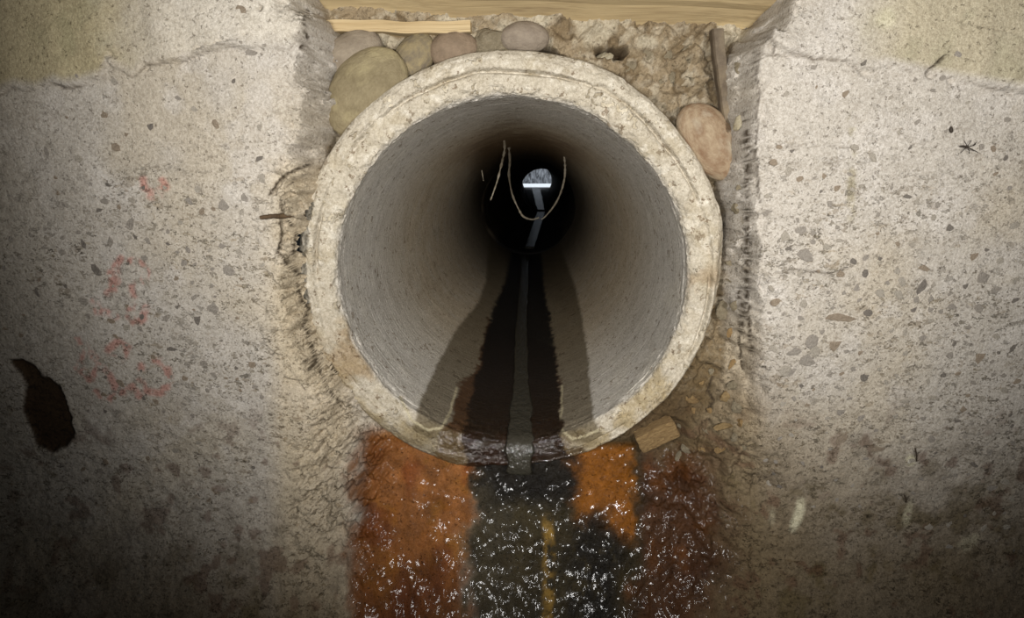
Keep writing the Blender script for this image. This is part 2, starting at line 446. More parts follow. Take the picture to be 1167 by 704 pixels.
CRACKS = [([(322, 232), (318, 250), (322, 268), (316, 285), (326, 300), (340, 312)], 1.8, .006), ([(296, 264), (312, 256), (322, 250)], 1.2, .003),
          ([(338, 322), (344, 340), (352, 352), (346, 372), (356, 396), (360, 412), (352, 420)], 2.0, .008),
          ([(330, 250), (336, 268), (334, 290)], 1.5, .006), ([(346, 410), (362, 418), (372, 440), (388, 462)], 1.8, .006),
          ([(308, 222), (318, 205), (330, 196), (345, 190), (354, 184)], 2.2, .008), ([(318, 236), (325, 215), (336, 205)], 1.4, .004),
          ([(352, 12), (346, 24), (350, 40), (342, 56)], 2.2, .006), ([(225, 57), (243, 52), (258, 46), (274, 48)], 1.2, .003),
          ([(196, 72), (214, 70), (228, 62)], 1.2, .003), ([(862, 62), (905, 64), (935, 66), (962, 70), (982, 82)], 1.2, .003),
          ([(872, 168), (908, 167), (948, 167), (968, 168)], 1.0, .002), ([(1055, 82), (1064, 74), (1075, 64)], 2.0, .005),
          ([(885, 312), (912, 308), (940, 312), (965, 306)], 1.6, .003), ([(866, 40), (880, 44), (884, 62)], 1.6, .004),
          ([(848, 130), (852, 170), (850, 220), (853, 270), (851, 330), (856, 400)], 2.2, .008),
          ([(842, 332), (846, 360), (842, 392), (846, 420)], 1.8, .006), ([(861, 60), (864, 110), (862, 170), (866, 230)], 2.0, .004),
          ([(812, 428), (806, 444), (812, 456), (806, 468)], 2.0, .006), ([(1090, 24), (1112, 30), (1140, 36), (1166, 44)], 1.0, .0015)]
Uj = U + 2.5 * fbm2(X, Z, 120, 3, 81); Vj = V + 2.5 * fbm2(X, Z, 120, 3, 82)
for pts, w, dep in CRACKS:
    Y = Y + dep * sst(1.0, 0.2, seg_dist(Uj, Vj, pts) / w)
cliff = f_rec * (1 - f_rec) * 4 * (V < 520)
Y = Y * (1 - f_rec) + (Yr) * f_rec + cliff * (0.009 * np.where(left, fbm2(X, Z * 0.6, 70, 5, 141, 0.65), fbm2(X * 1.4, Z * 0.13, 70, 4, 142, 0.6)) + 0.006 * (hid - 0.5) * sst(0, 0.2, h2 - h1))
# dark void behind the rubble on the right and over the crown
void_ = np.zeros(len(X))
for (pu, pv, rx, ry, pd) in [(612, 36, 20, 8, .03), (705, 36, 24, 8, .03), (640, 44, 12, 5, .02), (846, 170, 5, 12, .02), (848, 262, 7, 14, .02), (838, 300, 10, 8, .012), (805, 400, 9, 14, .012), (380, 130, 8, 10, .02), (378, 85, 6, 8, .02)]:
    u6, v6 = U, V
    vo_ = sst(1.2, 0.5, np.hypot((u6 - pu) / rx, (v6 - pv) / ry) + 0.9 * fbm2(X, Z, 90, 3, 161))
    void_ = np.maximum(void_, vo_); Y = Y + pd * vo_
Y = np.where(left & (V > 190) & (V < 480), np.minimum(Y, 0.670), Y)
P = np.stack([X, Y, Z], 1)
# normals from the grid
G = P.reshape(nz, nx, 3)
dx = np.gradient(G, axis=1); dz = np.gradient(G, axis=0)
NOR = np.cross(dx, dz).reshape(-1, 3)
NOR /= np.linalg.norm(NOR, axis=1, keepdims=True)
YG = Y.reshape(nz, nx)

def surf(px, py):
    """point of the concrete surface seen at a pixel of the photograph"""
    Yc = 0.60
    for _ in range(6):
        p = at(px, py, Yc)
        i = np.clip(np.searchsorted(xs, p.x), 0, nx - 1); j = np.clip(np.searchsorted(zs, p.z), 0, nz - 1)
        Yc = 0.5 * Yc + 0.5 * float(YG[j, i])
    return at(px, py, Yc), Vector(NOR.reshape(nz, nx, 3)[j, i])

# colours of plaster, stains and crusts, with some shade painted in
U, V = project(np.stack([X, np.maximum(Y, 0.1), Z], 1))
n_big = fbm2(X, Z, 7, 4, 91); n_mid = fbm2(X, Z, 28, 4, 92); n_fine = fbm2(X, Z, 110, 4, 93)
base = np.tile(lin(198, 191, 180), (len(X), 1))
base = mixc(base, lin(196, 184, 162), sst(-0.1, 0.5, n_big) * 0.6)
base = mixc(base, lin(212, 206, 198), sst(0.0, 0.5, n_mid) * 0.5)
# yellowed old plaster coat on both upper outer corners
sv2 = np.interp(U, seam_u, seam_v)
yl = sst(4, 18, sv2 - V) * np.maximum(sst(190, 90, U + 30 * n_mid), sst(960, 1040, U + 30 * n_mid) * 0.65)
base = mixc(base, lin(184, 172, 138), yl)
base = mixc(base, lin(150, 146, 112), yl * sst(0.05, 0.5, n_mid) * 0.45)
base = mixc(base, lin(220, 212, 196), sst(0, 20, sv2 - V) * sst(130, 200, U) * sst(380, 330, U) * 0.6)
# warm mortar near the pipe
warm = np.maximum(sst(295, 330, U) * sst(420, 380, U) * sst(165, 200, V), sst(880, 845, U) * sst(600, 700, U) * sst(330, 400, V))
base = mixc(base, lin(204, 186, 152), warm * 0.55)
# recess: tan earthy mortar
inside = np.where(V > 500, sst(0.35, 0.8, f_rec), sst(0.72, 0.98, f_rec))
recc = np.tile(lin(150, 134, 108), (len(X), 1))
recc = mixc(recc, lin(112, 98, 76), sst(-0.1, 0.5, n_mid) * 0.8)
recc = mixc(recc, lin(188, 178, 158), sst(0.1, 0.5, n_fine) * 0.55)
recc = mixc(recc, lin(104, 84, 54), sst(0.55, 0.9, cid) * 0.5)
recc = mixc(recc, lin(200, 190, 168), sst(0.75, 0.95, cid2) * 0.5)
mtop = inside * sst(520, 480, V)
mtop = np.where(left & (V > 200), mtop * 0.35, mtop)
base = base + (recc - base) * mtop[:, None]
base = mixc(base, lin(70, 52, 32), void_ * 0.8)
# pale mortar over the crown, under the timber
base = mixc(base, lin(198, 188, 165), inside * sst(60, 48, V) * sst(0.0, 0.35, n_mid + 0.1) * 0.7)
# damp brown dirt lower right of the pipe
dirt = sst(560, 640, U) * sst(330, 470, V) * sst(960, 790, U + 40 * n_mid - 0.25 * (V - 480))
base = mixc(base, lin(112, 92, 58), dirt * 0.75)
base = mixc(base, lin(70, 52, 28), sst(560, 640, U) * sst(400, 470, V) * sst(830, 770, U + 25 * n_mid) * 0.8)
low_dim = np.where(left, sst(520, 760, V + 40 * n_mid), sst(430, 660, V + 50 * n_mid + 0.1 * (1000 - U)))
base = mixc(base, lin(118, 102, 76), low_dim * 0.85)  # lower wall: brown tone, plus the lamps' falloff painted in as darkening
base = mixc(base, lin(96, 82, 46), low_dim * sst(0.05, 0.45, n_mid + 0.3 * n_fine) * 0.6)
base = mixc(base, lin(96, 62, 44), sst(0.25, 0.5, fbm2(X, Z, 45, 3, 97)) * sst(440, 520, V) * 0.5)
# left border: light falloff painted in as a darker tone
base = mixc(base, lin(140, 128, 104), sst(120, -60, U) * 0.5)
# orange, maroon, olive and black deposits where the water runs
n_ap = fbm2(X, Z, 14, 4, 95); nu = U + 34 * n_ap * sst(505, 600, V) + 14 * n_mid + 8 * n_fine; nv = V + 16 * n_mid + 30 * n_ap
orange = sst(395, 425, nu) * sst(566, 534, nu + 0.10 * (V - 540) ) * sst(478, 500, V)
base = mixc(base, lin(138, 82, 24), orange * 0.95)
base = mixc(base, lin(156, 104, 40), orange * sst(0.0, 0.5, n_mid) * 0.7)
base = mixc(base, lin(106, 50, 22), orange * sst(0.05, 0.5, fbm2(X, Z, 22, 4, 98)) * 0.6)
base = mixc(base, lin(84, 46, 22), orange * np.maximum(sst(450, 405, nu), sst(590, 720, nv)) * 0.7)
mar = sst(690, 720, nu) * sst(850, 780, nu - 0.05 * (V - 500)) * sst(500, 540, nv)
base = mixc(base, lin(70, 40, 20), mar * 0.9)
base = mixc(base, lin(98, 58, 24), mar * sst(0.1, 0.5, n_mid) * 0.6)
mid = sst(530, 552, nu) * sst(745, 715, nu) * sst(490, 510, V)
base = mixc(base, lin(52, 45, 26), mid * 0.95)
orr = sst(640, 664, nu) * sst(728, 706, nu) * sst(608, 575, nv + 0.3 * (660 - U)) * sst(500, 515, V)
base = mixc(base, lin(138, 84, 24), orr * 0.95)
blk = np.maximum(sst(536, 560, nu) * sst(672, 646, nu) * sst(590, 550, nv) * sst(500, 520, V), 0.9 * sst(630, 664, nu) * sst(722, 684, nu - 0.1 * (V - 600)) * sst(570, 606, nv) * sst(-0.5, 0.1, n_fine + 0.6 * n_mid))
base = mixc(base, lin(22, 18, 13), blk * 0.93)
tan = sst(10, 3, np.abs(U - 624 - 5 * n_mid)) * sst(580, 610, V)
base = mixc(base, lin(150, 118, 52), tan * sst(-0.2, 0.3, n_fine) * 0.85)
# hole, chalk marks, lime patches
base = mixc(base, lin(62, 46, 28), sst(-1, 2.5, hs))
RED = [[(164, 203), (166, 214), (176, 220), (190, 212), (186, 204)], [(172, 224), (182, 222)],
       [(134, 322), (132, 304), (138, 296)], [(150, 297), (160, 299), (168, 310), (164, 320)], [(126, 312), (130, 330), (124, 334)], [(108, 344), (112, 356), (124, 358), (132, 362)],
       [(150, 324), (152, 338), (148, 360), (154, 370), (164, 364), (166, 352)],
       [(88, 388), (94, 400), (90, 418), (104, 432), (112, 446), (120, 456)], [(98, 396), (112, 412), (108, 430)], [(124, 398), (134, 390), (146, 396), (140, 408), (126, 408)],
       [(162, 416), (160, 432), (168, 444), (184, 448), (194, 436), (192, 420), (182, 410), (174, 408)], [(140, 448), (152, 440), (160, 450)], [(120, 420), (132, 440), (124, 456)]]
dr = np.full(U.shape, 1e9)
for pl in RED: dr = np.minimum(dr, seg_dist(U + 3 * n_fine, V + 3 * n_mid, pl))
red = sst(6.5, 2.0, dr) * sst(-0.45, 0.25, n_fine + 0.4 * n_mid)
base = mixc(base, lin(200, 126, 112), red * 0.6)
for (pu, pv, rx, ry, a, s) in [(909, 588, 7, 22, 0.25, .9), (1034, 586, 6, 16, 0.25, .5), (1038, 524, 6, 7, 0.2, .95), (1112, 12, 18, 16, 0, .0), (1010, 22, 12, 16, 0, .5), (1104, 618, 16, 9, -0.6, .4), (880, 588, 5, 10, 0, .3)]:
    du = (U - pu) * math.cos(a) + (V - pv) * math.sin(a); dv = -(U - pu) * math.sin(a) + (V - pv) * math.cos(a)
    base = mixc(base, lin(226, 220, 190), s * sst(1.2, 0.4, np.hypot(du / rx, dv / ry) + 0.35 * n_fine))
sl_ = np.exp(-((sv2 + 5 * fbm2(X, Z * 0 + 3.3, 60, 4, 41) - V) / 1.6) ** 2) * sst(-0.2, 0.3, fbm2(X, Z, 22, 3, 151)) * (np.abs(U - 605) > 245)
base = mixc(base, lin(104, 92, 76), sl_ * 0.8)  # dark line in the colour: dirt doubling as shade along the seam
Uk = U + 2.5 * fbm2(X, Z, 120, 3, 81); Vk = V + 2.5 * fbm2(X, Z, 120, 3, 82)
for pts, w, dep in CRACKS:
    base = mixc(base, lin(74, 62, 46), sst(1.15, 0.3, seg_dist(Uk, Vk, pts) / w) * min(1, dep * 170))  # dirt colour doubling as painted shade inside the cracks
# vertical weather streaks on the right
st = sst(7, 2, np.abs(U - 970 - 4 * n_mid)) * sst(110, 160, V) * sst(270, 230, V) * sst(-0.1, 0.3, n_fine)
base = mixc(base, lin(160, 150, 118), st * 0.6)
apm = inside * sst(500, 530, V)
base = base * (1 + apm * (0.6 * fbm2(X, Z, 60, 5, 131, 0.65) + 0.25 * n_ap))[:, None]
base = np.clip(base, 0.004, 1)
aux = np.zeros((len(X), 3))
wetm = np.maximum.reduce([orange * 0.75, mid, orr * 0.85, blk, mar * 0.8])
aux[:, 0] = np.clip(wetm * 1.15, 0, 1)
aux[:, 1] = np.clip((0.28 + 0.85 * sst(90, 330, V)) * (1 - wetm) * (1 - 0.7 * inside) * (1 - 0.8 * yl), 0, 1)
aux[:, 2] = np.clip(wetm, 0, 1)

idx = np.arange(nz * nx).reshape(nz, nx)
Q = np.stack([idx[:-1, :-1], idx[:-1, 1:], idx[1:, 1:], idx[1:, :-1]], -1).reshape(-1, 4)
cx = X[Q].mean(1); cz = Z[Q].mean(1); fr = f_rec[Q].mean(1); cu = U[Q].mean(1); cv = V[Q].mean(1)
keep = np.hypot(cx - AX, cz - AZ) > 0.277
Q = Q[keep]; cx = cx[keep]; cz = cz[keep]; fr = fr[keep]; cu = cu[keep]; cv = cv[keep]
zlip = EZ - 0.360
reg_rec = (fr > 0.5) & (cz > zlip)
reg_floor = (fr > 0.5) & (cz <= zlip)
reg_left = ~(reg_rec | reg_floor) & (cx < AX)
reg_right = ~(reg_rec | reg_floor) & (cx >= AX)
walls = {}
for nm, msk in (('wall_left', reg_left), ('wall_right', reg_right), ('wall_back', reg_rec), ('floor', reg_floor)):
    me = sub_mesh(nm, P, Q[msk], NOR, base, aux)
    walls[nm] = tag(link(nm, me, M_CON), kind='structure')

# ================================================================= THE PIPE
def lathe_y(name, prof, nth, cfun, m, disp=None, colf=None, parent=None, split=0):
    """prof: (K,2) radius, y ; cfun(y)->(cx,cz)"""
    K = len(prof)
    th = np.linspace(0, 2 * math.pi, nth, endpoint=False)
    R = np.repeat(prof[:, 0][:, None], nth, 1); Yy = np.repeat(prof[:, 1][:, None], nth, 1); T = np.repeat(th[None, :], K, 0)
    R = R.ravel(); Yy = Yy.ravel(); T = T.ravel()
    cxx, czz = cfun(Yy)
    P0 = np.stack([cxx + R * np.cos(T), Yy, czz + R * np.sin(T)], 1)
    if disp is not None:
        dR, dY = disp(P0, R, T, np.repeat(np.arange(K), nth))
        R = R + dR; Yy = Yy + dY
        P0 = np.stack([cxx + R * np.cos(T), Yy, czz + R * np.sin(T)], 1)
    i = np.arange(K * nth).reshape(K, nth); j = np.roll(i, -1, 1)
    q = np.stack([i[:-1], i[1:], j[1:], j[:-1]], -1).reshape(-1, 4)
    b, a = colf(P0, R, T) if colf else (None, None)
    if split:
        Gp = P0.reshape(K, nth, 3)
        d1 = np.gradient(Gp, axis=0); d2 = (np.roll(Gp, -1, 1) - np.roll(Gp, 1, 1)) / 2
        nr = np.cross(d1, d2).reshape(-1, 3); nr /= np.linalg.norm(nr, axis=1, keepdims=True) + 1e-12
        for nm_, q_ in (('rim', q[:split * nth]), (name, q[split * nth:])):
            link(nm_, sub_mesh(nm_, P0, q_, nr, b, a), m, parent)
        return
    return link(name, grid_mesh(name, P0, q, None, b, a), m, parent)

def const_axis(y): return np.full(y.shape, AX), np.full(y.shape, AZ)
face = [(0.2925, 1.10), (0.2925, 0.80), (0.2925, 0.70)]
def lerp_prof(pts, n):
    pts = np.array(pts, float); s = np.concatenate([[0], np.cumsum(np.hypot(*np.diff(pts, axis=0).T))]); q = np.linspace(0, s[-1], n)
    return np.stack([np.interp(q, s, pts[:, 0]), np.interp(q, s, pts[:, 1])], 1)
rim = lerp_prof([(0.2920, 0.680), (0.2915, 0.664), (0.289, 0.655), (0.284, 0.650), (0.277, 0.647), (0.269, 0.6465), (0.2675, 0.649), (0.2655, 0.651),
                 (0.256, 0.651), (0.248, 0.653), (0.2435, 0.656), (0.2395, 0.662), (0.2390, 0.672)], 84)
bore_y = np.concatenate([np.linspace(0.6735, 0.95, 90), 0.95 + (2.55 - 0.95) * np.linspace(0, 1, 150)[1:] ** 1.15])
bore = np.stack([np.full(len(bore_y), 0.239), bore_y], 1)
NRIM = len(face) + len(rim)
prof = np.concatenate([np.array(face), rim, bore])

def pdisp(P0, R, T, k):
    isr = (k >= 2) & (k < NRIM)
    n = fbm3(P0, 38, 4, 101); nf = fbm3(P0, 130, 4, 103, 0.6); nb = fbm3(P0, 11, 3, 104)
    lowr = sst(0.45, 0.8, np.cos(T + 0.75))        # chipped lower right edge
    dR = np.where(isr, 0.0024 * n + 0.0012 * nf + 0.0030 * nb, 0.0007 * n * sst(1.2, 0.7, P0[:, 1]) + 0.0004 * nf)
    c1_, c2_, cc_ = cell2(R * np.cos(T) + 0.004 * n, R * np.sin(T) + 0.004 * nf, 48, 55)
    dY = np.where(isr, 0.0045 * n + 0.0024 * nf + 0.0030 * (cc_ - 0.5) * sst(0, 0.15, c2_ - c1_), 0)
    out = sst(0.268, 0.288, R) * (P0[:, 1] < 0.70)
    dR = dR - out * lowr * (0.004 + 0.006 * np.abs(n))
    dY = dY + sst(0.272, 0.288, R) * (P0[:, 1] < 0.69) * lowr * (0.016 + 0.01 * n)
    # inner chipped lip
    lip = np.exp(-((R - 0.244) / 0.006) ** 2) * (P0[:, 1] < 0.69)
    dR = dR + lip * 0.004 * np.clip(fbm3(P0, 55, 3, 107), -0.3, 1) 
    # the groove between outer ring and inner collar comes and goes
    gro = np.exp(-((R - 0.2665 - 0.004 * nb) / 0.0022) ** 2) * (P0[:, 1] < 0.66)
    dY = dY + gro * 0.006 * sst(-0.15, 0.25, fbm3(P0, 14, 3, 108))
    return dR, dY

BLACK = [(590, 250), (583, 283), (575, 320), (562, 350), (553, 380), (546, 420), (536, 450), (530, 480), (528, 505), (532, 560), (655, 560), (652, 525), (641, 500), (640, 470), (638, 435), (633, 395), (627, 360), (621, 330), (617, 290), (612, 250)]
BROWN = [(556, 362), (548, 400), (540, 425), (522, 440), (516, 462), (512, 484), (500, 492), (490, 560), (700, 560), (668, 520), (640, 495), (640, 440), (632, 395)]
OLIVE = [(557, 262), (554, 320), (545, 345), (520, 375), (497, 418), (480, 455), (470, 488), (480, 500), (690, 505), (678, 480), (673, 440), (669, 400), (663, 360), (655, 325), (640, 285), (632, 260)]
CRUST = [[(456, 452), (468, 478), (488, 490), (504, 487), (513, 468), (520, 442)], [(638, 468), (640, 490), (652, 500), (668, 496), (686, 488)], [(640, 440), (640, 470)]]
def pcol(P0, R, T):
    u, v = project(P0)
    n = fbm3(P0, 30, 4, 111); nf = fbm3(P0, 110, 3, 113); nb = fbm3(P0, 9, 3, 114)
    isb = sst(0.655, 0.668, P0[:, 1]) * (R < 0.2435)
    b = np.tile(lin(203, 194, 176), (len(P0), 1))
    b = mixc(b, lin(188, 176, 152), sst(0.0, 0.45, n) * 0.7)
    b = mixc(b, lin(240, 234, 220), sst(0.1, 0.5, nf + 0.3 * n) * 0.5)
    b = mixc(b, lin(150, 120, 74), sst(0.25, 0.55, nb + 0.25 * nf) * 0.6)
    lowl = sst(340, 470, v) * (1 - isb)
    b = mixc(b, lin(170, 150, 106), lowl * sst(-0.2, 0.4, n) * 0.6)
    # bore: pale blue grey near the mouth, warmer further in
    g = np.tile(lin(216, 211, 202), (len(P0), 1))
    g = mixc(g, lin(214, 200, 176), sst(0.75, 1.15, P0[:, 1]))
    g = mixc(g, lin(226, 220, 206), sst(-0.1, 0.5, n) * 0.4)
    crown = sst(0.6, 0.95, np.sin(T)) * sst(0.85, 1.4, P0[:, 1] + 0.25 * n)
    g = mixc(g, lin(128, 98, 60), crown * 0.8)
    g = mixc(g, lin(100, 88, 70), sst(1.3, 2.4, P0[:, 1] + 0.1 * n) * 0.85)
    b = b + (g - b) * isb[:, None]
    uj = u + 1.2 * nf; vj = v
    js = 3.5 * nf + 2.5 * n
    scale = np.clip((v - 205) / 200.0, 0.15, 1.3)
    ol = sst(-2.5, 2.5, poly_sd(u, v, OLIVE) + js * 0.6 * scale) * (R < 0.262) 
    b = mixc(b, lin(112, 100, 76), ol * 0.85)
    br = sst(-2, 2, poly_sd(u, v, BROWN) + 1.6 * js * scale)
    b = mixc(b, lin(84, 54, 28), br * 0.9)
    bl = sst(-2, 3, poly_sd(u, v, BLACK) + 1.4 * js * scale)
    b = mixc(b, lin(12, 9, 7), bl * np.interp(v, [380, 450, 520], [0.97, 0.86, 0.72]))
    redb = bl * sst(460, 505, v) * sst(0.0, 0.4, n + 0.2)
    b = mixc(b, lin(50, 28, 14), redb * 0.7)
    olr = sst(470, 500, v) * (1 - bl) * (1 - isb) * sst(700, 640, u)
    b = mixc(b, lin(120, 106, 76), olr * 0.6)
    dc = np.full(u.shape, 1e9)
    for c in CRUST: dc = np.minimum(dc, seg_dist(u + 1.5 * n, v + 1.5 * nf, c))
    b = mixc(b, lin(206, 196, 164), sst(2.0, 0.7, dc) * 0.75 * (1 - bl))
    a = np.zeros((len(P0), 3))
    a[:, 0] = np.clip(np.maximum(bl, br) * (0.30 + 0.55 * sst(430, 500, v)) + 0.15 * ol, 0, 1)
    a[:, 1] = isb
    a[:, 2] = np.clip(np.maximum(bl, br) * sst(400, 500, v) + 0.06 * bl, 0, 1)
    return np.clip(b, 0.003, 1), a

pipe = bpy.data.objects.new('concrete_pipe', None); pipe.location = (0, 0, 0); C.objects.link(pipe)
tag(pipe, 'round concrete drain pipe mouth with chipped pale rim in the middle of the wall', 'pipe')
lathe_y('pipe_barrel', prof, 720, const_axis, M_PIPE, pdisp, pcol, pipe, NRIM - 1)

def axis2(y):
    s = (y - 2.56) / (5.5 - 2.56)
    return -0.026 + s * 0.097, AZ + 0.008 + s * 0.018
def axis3(y):
    s = (y - 5.51) / (8.0 - 5.51)
    return 0.071 + s * (-0.040), AZ + 0.026 + s * 0.103
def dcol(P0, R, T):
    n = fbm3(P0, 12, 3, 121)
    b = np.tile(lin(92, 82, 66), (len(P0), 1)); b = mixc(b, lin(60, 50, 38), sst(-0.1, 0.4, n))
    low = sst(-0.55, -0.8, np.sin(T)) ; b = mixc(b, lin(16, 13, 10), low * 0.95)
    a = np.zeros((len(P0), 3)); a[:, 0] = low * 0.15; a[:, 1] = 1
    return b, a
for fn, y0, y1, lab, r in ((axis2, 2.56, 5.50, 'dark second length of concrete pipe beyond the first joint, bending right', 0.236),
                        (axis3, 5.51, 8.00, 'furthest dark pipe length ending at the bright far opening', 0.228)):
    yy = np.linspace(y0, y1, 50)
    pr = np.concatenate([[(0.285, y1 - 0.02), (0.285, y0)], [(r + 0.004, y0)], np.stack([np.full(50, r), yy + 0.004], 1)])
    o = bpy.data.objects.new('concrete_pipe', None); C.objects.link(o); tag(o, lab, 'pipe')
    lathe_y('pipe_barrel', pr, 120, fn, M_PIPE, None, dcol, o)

# ================================================================= WATER AND SILT
def water_material():
    m, nt, b = mat('dark_trickling_water'); L = nt.links
    co = N(nt, 'ShaderNodeTexCoord').outputs['Object']
    b.inputs['Base Color'].default_value = (0.042, 0.038, 0.028, 1)
    b.inputs['Roughness'].default_value = 0.13
    b.inputs['Specular IOR Level'].default_value = 0.6
    n = noise(nt, scaled(nt, co, (130, 90, 130)), 1.0, 4, 0.6)
    L.new(bump(nt, n, 1.0, 0.004), b.inputs['Normal'])
    return m
M_WATER = water_material()
M_SILT = simple('black_silt', (22, 19, 16), (34, 28, 22), 60, 0.8, 0.003)

def ribbon(name, path, m, thick=0.0018, parent=None, nseg=10):
    """path: list of (centre x, y, z, half width); a closed lens-shaped strip"""
    bm = bmesh.new(); rings = []; jr = random.Random(3)
    for i_, (x, y, z, w) in enumerate(path):
        p_, n_ = path[max(i_ - 1, 0)], path[min(i_ + 1, len(path) - 1)]
        ty, tz = n_[1] - p_[1], n_[2] - p_[2]; tl = math.hypot(ty, tz); ny, nz_ = -tz / tl, ty / tl
        r = []
        for k in range(nseg + 1):
            s = -1 + 2 * k / nseg
            if k == 0 or k == nseg: w = w * (1 + 0.10 * jr.uniform(-1, 1))
            h_ = thick * (1 - s * s) - 0.0005; r.append(bm.verts.new((x + s * w, y + ny * h_, z + nz_ * h_)))
        for k in range(nseg - 1, 0, -1):
            s = -1 + 2 * k / nseg
            h_ = -0.003 * (1 - s * s) - 0.001; r.append(bm.verts.new((x + s * w, y + ny * h_, z + nz_ * h_)))
        rings.append(r)
    for a, b_ in zip(rings[:-1], rings[1:]):
        n = len(a)
        for k in range(n): bm.faces.new((a[k], a[(k + 1) % n], b_[(k + 1) % n], b_[k]))
    bm.faces.new(rings[0]); bm.faces.new(rings[-1][::-1])
    bmesh.ops.recalc_face_normals(bm, faces=bm.faces)
    for f in bm.faces: f.smooth = True
    me = bpy.data.meshes.new(name); bm.to_mesh(me); bm.free()
    return link(name, me, m, parent)

rng = random.Random(4)
zfl = AZ - 0.239
WLIP = [(0.650, -0.051, .016), (0.645, -0.048, .019), (0.6425, -0.042, .020), (0.643, -0.030, .018), (0.645, -0.019, .020), (0.6465, -0.011, .021), (0.650, -0.004, .020), (0.655, 0.0, .0195)]
def px_x(px, Y, z):               # x of the point at depth Y, height z seen in pixel column px
    py = 300
    for _ in range(8):
        u_, v_ = project(np.array([[at(px, py, Y).x, Y, z]])); py = v_[0]
    return at(px, py, Y).x
path = [(px_x(592, y_, zfl + z_), y_, zfl + z_, w_) for y_, z_, w_ in WLIP]
for i in range(60):
    s = i / 59; y = 0.665 + (2.54 - 0.665) * s ** 1.3
    z = zfl + 0.0030
    cpx = np.interp(y, [0.655, 0.8, 1.2, 1.7, 2.5], [593, 594, 594, 597, 598.5]); hw = np.interp(y, [0.655, 0.8, 1.0, 1.5, 2.5], [0.021, 0.016, 0.014, 0.016, 0.022])
    path.append((px_x(cpx, y, z), y, z + 0.0004 * math.sin(i * 2.1), hw * (1 + 0.07 * rng.uniform(-1, 1))))
tr = ribbon('water_trickle', path, M_WATER)
tag(tr, 'narrow shiny trickle of water along the bottom of the near pipe', 'water')
path = []
for i in range(40):
    s = i / 39; y = 2.62 + (5.48 - 2.62) * s
    a, c = axis2(y); z = c - 0.222
    path.append((np.interp(y, [2.6, 5.5], [px_x(603, 2.6, z), px_x(617, 5.5, z)]), y, z, 0.028 + 0.02 * s))
tr = ribbon('water_trickle', path, M_WATER)
tag(tr, 'slanting glint of water beyond the first pipe joint', 'water')
# silt filling the furthest length, with its own trickle
def silt(y):
    s = (y - 5.5) / 2.5
    return EZ - 0.336 + s * 0.214
bm = bmesh.new(); prev = None
for i in range(26):
    y = 5.53 + (7.97 - 5.53) * i / 25
    a, c = axis3(y); z = silt(y); row = []
    for k in range(13):
        s = -1 + 2 * k / 12
        hw = math.sqrt(max(0.0, 0.226 ** 2 - (z - c) ** 2))
        row.append(bm.verts.new((a + s * hw, y, z + 0.002 * rng.uniform(-1, 1) + 0.012 * s * s)))
    bot = []
    for k in range(12, -1, -1):
        s = -1 + 2 * k / 12
        hw = math.sqrt(max(0.0, 0.226 ** 2 - (z - c) ** 2)); xx = s * hw
        bot.append(bm.verts.new((a + xx, y, c - math.sqrt(max(0, 0.2265 ** 2 - xx * xx)))))
    ring = row + bot
    if prev:
        n = len(ring)
        for k in range(n): bm.faces.new((prev[k], ring[k], ring[(k + 1) % n], prev[(k + 1) % n]))
    prev = ring
bmesh.ops.recalc_face_normals(bm, faces=bm.faces)
me = bpy.data.meshes.new('silt_bank'); bm.to_mesh(me); bm.free()
tag(link('silt_bank', me, M_SILT), 'black silt bank filling the bottom of the far pipe', 'silt', kind='stuff')
path = []
for i in range(30):
    s = i / 29; y = 5.52 + (7.99 - 5.52) * s
    z = silt(y) + 0.006
    path.append((px_x(617.5 - 7.0 * s ** 0.7, y, z), y, z, 0.045 + 0.02 * s))
tr = ribbon('water_trickle', path, M_WATER, 0.004)
tag(tr, 'far glint of water just below the bright pipe end', 'water')

# ================================================================= FAR MANHOLE
M_FAR = simple('pale_wet_far_concrete', (150, 152, 156), (30, 31, 34), 16, 0.6, 0.004, (1.6, 1, 0.7))
def box(name, lo, hi, m, parent=None):
    bm = bmesh.new(); bmesh.ops.create_cube(bm, size=1)
    for v in bm.verts: v.co = Vector([lo[i] + (v.co[i] + 0.5) * (hi[i] - lo[i]) for i in range(3)])
    me = bpy.data.meshes.new(name); bm.to_mesh(me); bm.free()
    return link(name, me, m, parent)
fz = EZ - 0.24
tag(box('wall_far', (-0.65, 9.2, fz - 0.1), (0.75, 9.3, EZ + 1.4), M_FAR), kind='structure')
tag(box('wall_far_left', (-0.75, 8.02, fz - 0.1), (-0.65, 9.3, EZ + 1.4), M_FAR), kind='structure')
tag(box('wall_far_right', (0.75, 8.02, fz - 0.1), (0.85, 9.3, EZ + 1.4), M_FAR), kind='structure')
tag(box('floor_far', (-0.65, 8.02, fz - 0.1), (0.75, 9.2, fz), M_FAR), kind='structure')
led = box('concrete_ledge', (-0.62, 8.55, fz), (0.72, 9.19, EZ - 0.118), simple('white_wet_ledge', (250, 250, 250), (235, 238, 240), 20, 0.4, 0.002))
for v_ in led.data.vertices:
    if v_.co.y > 9 and v_.co.z > fz + 0.01: v_.co.z = EZ - 0.062
tag(led, 'bright white ledge across the foot of the far opening', 'ledge')

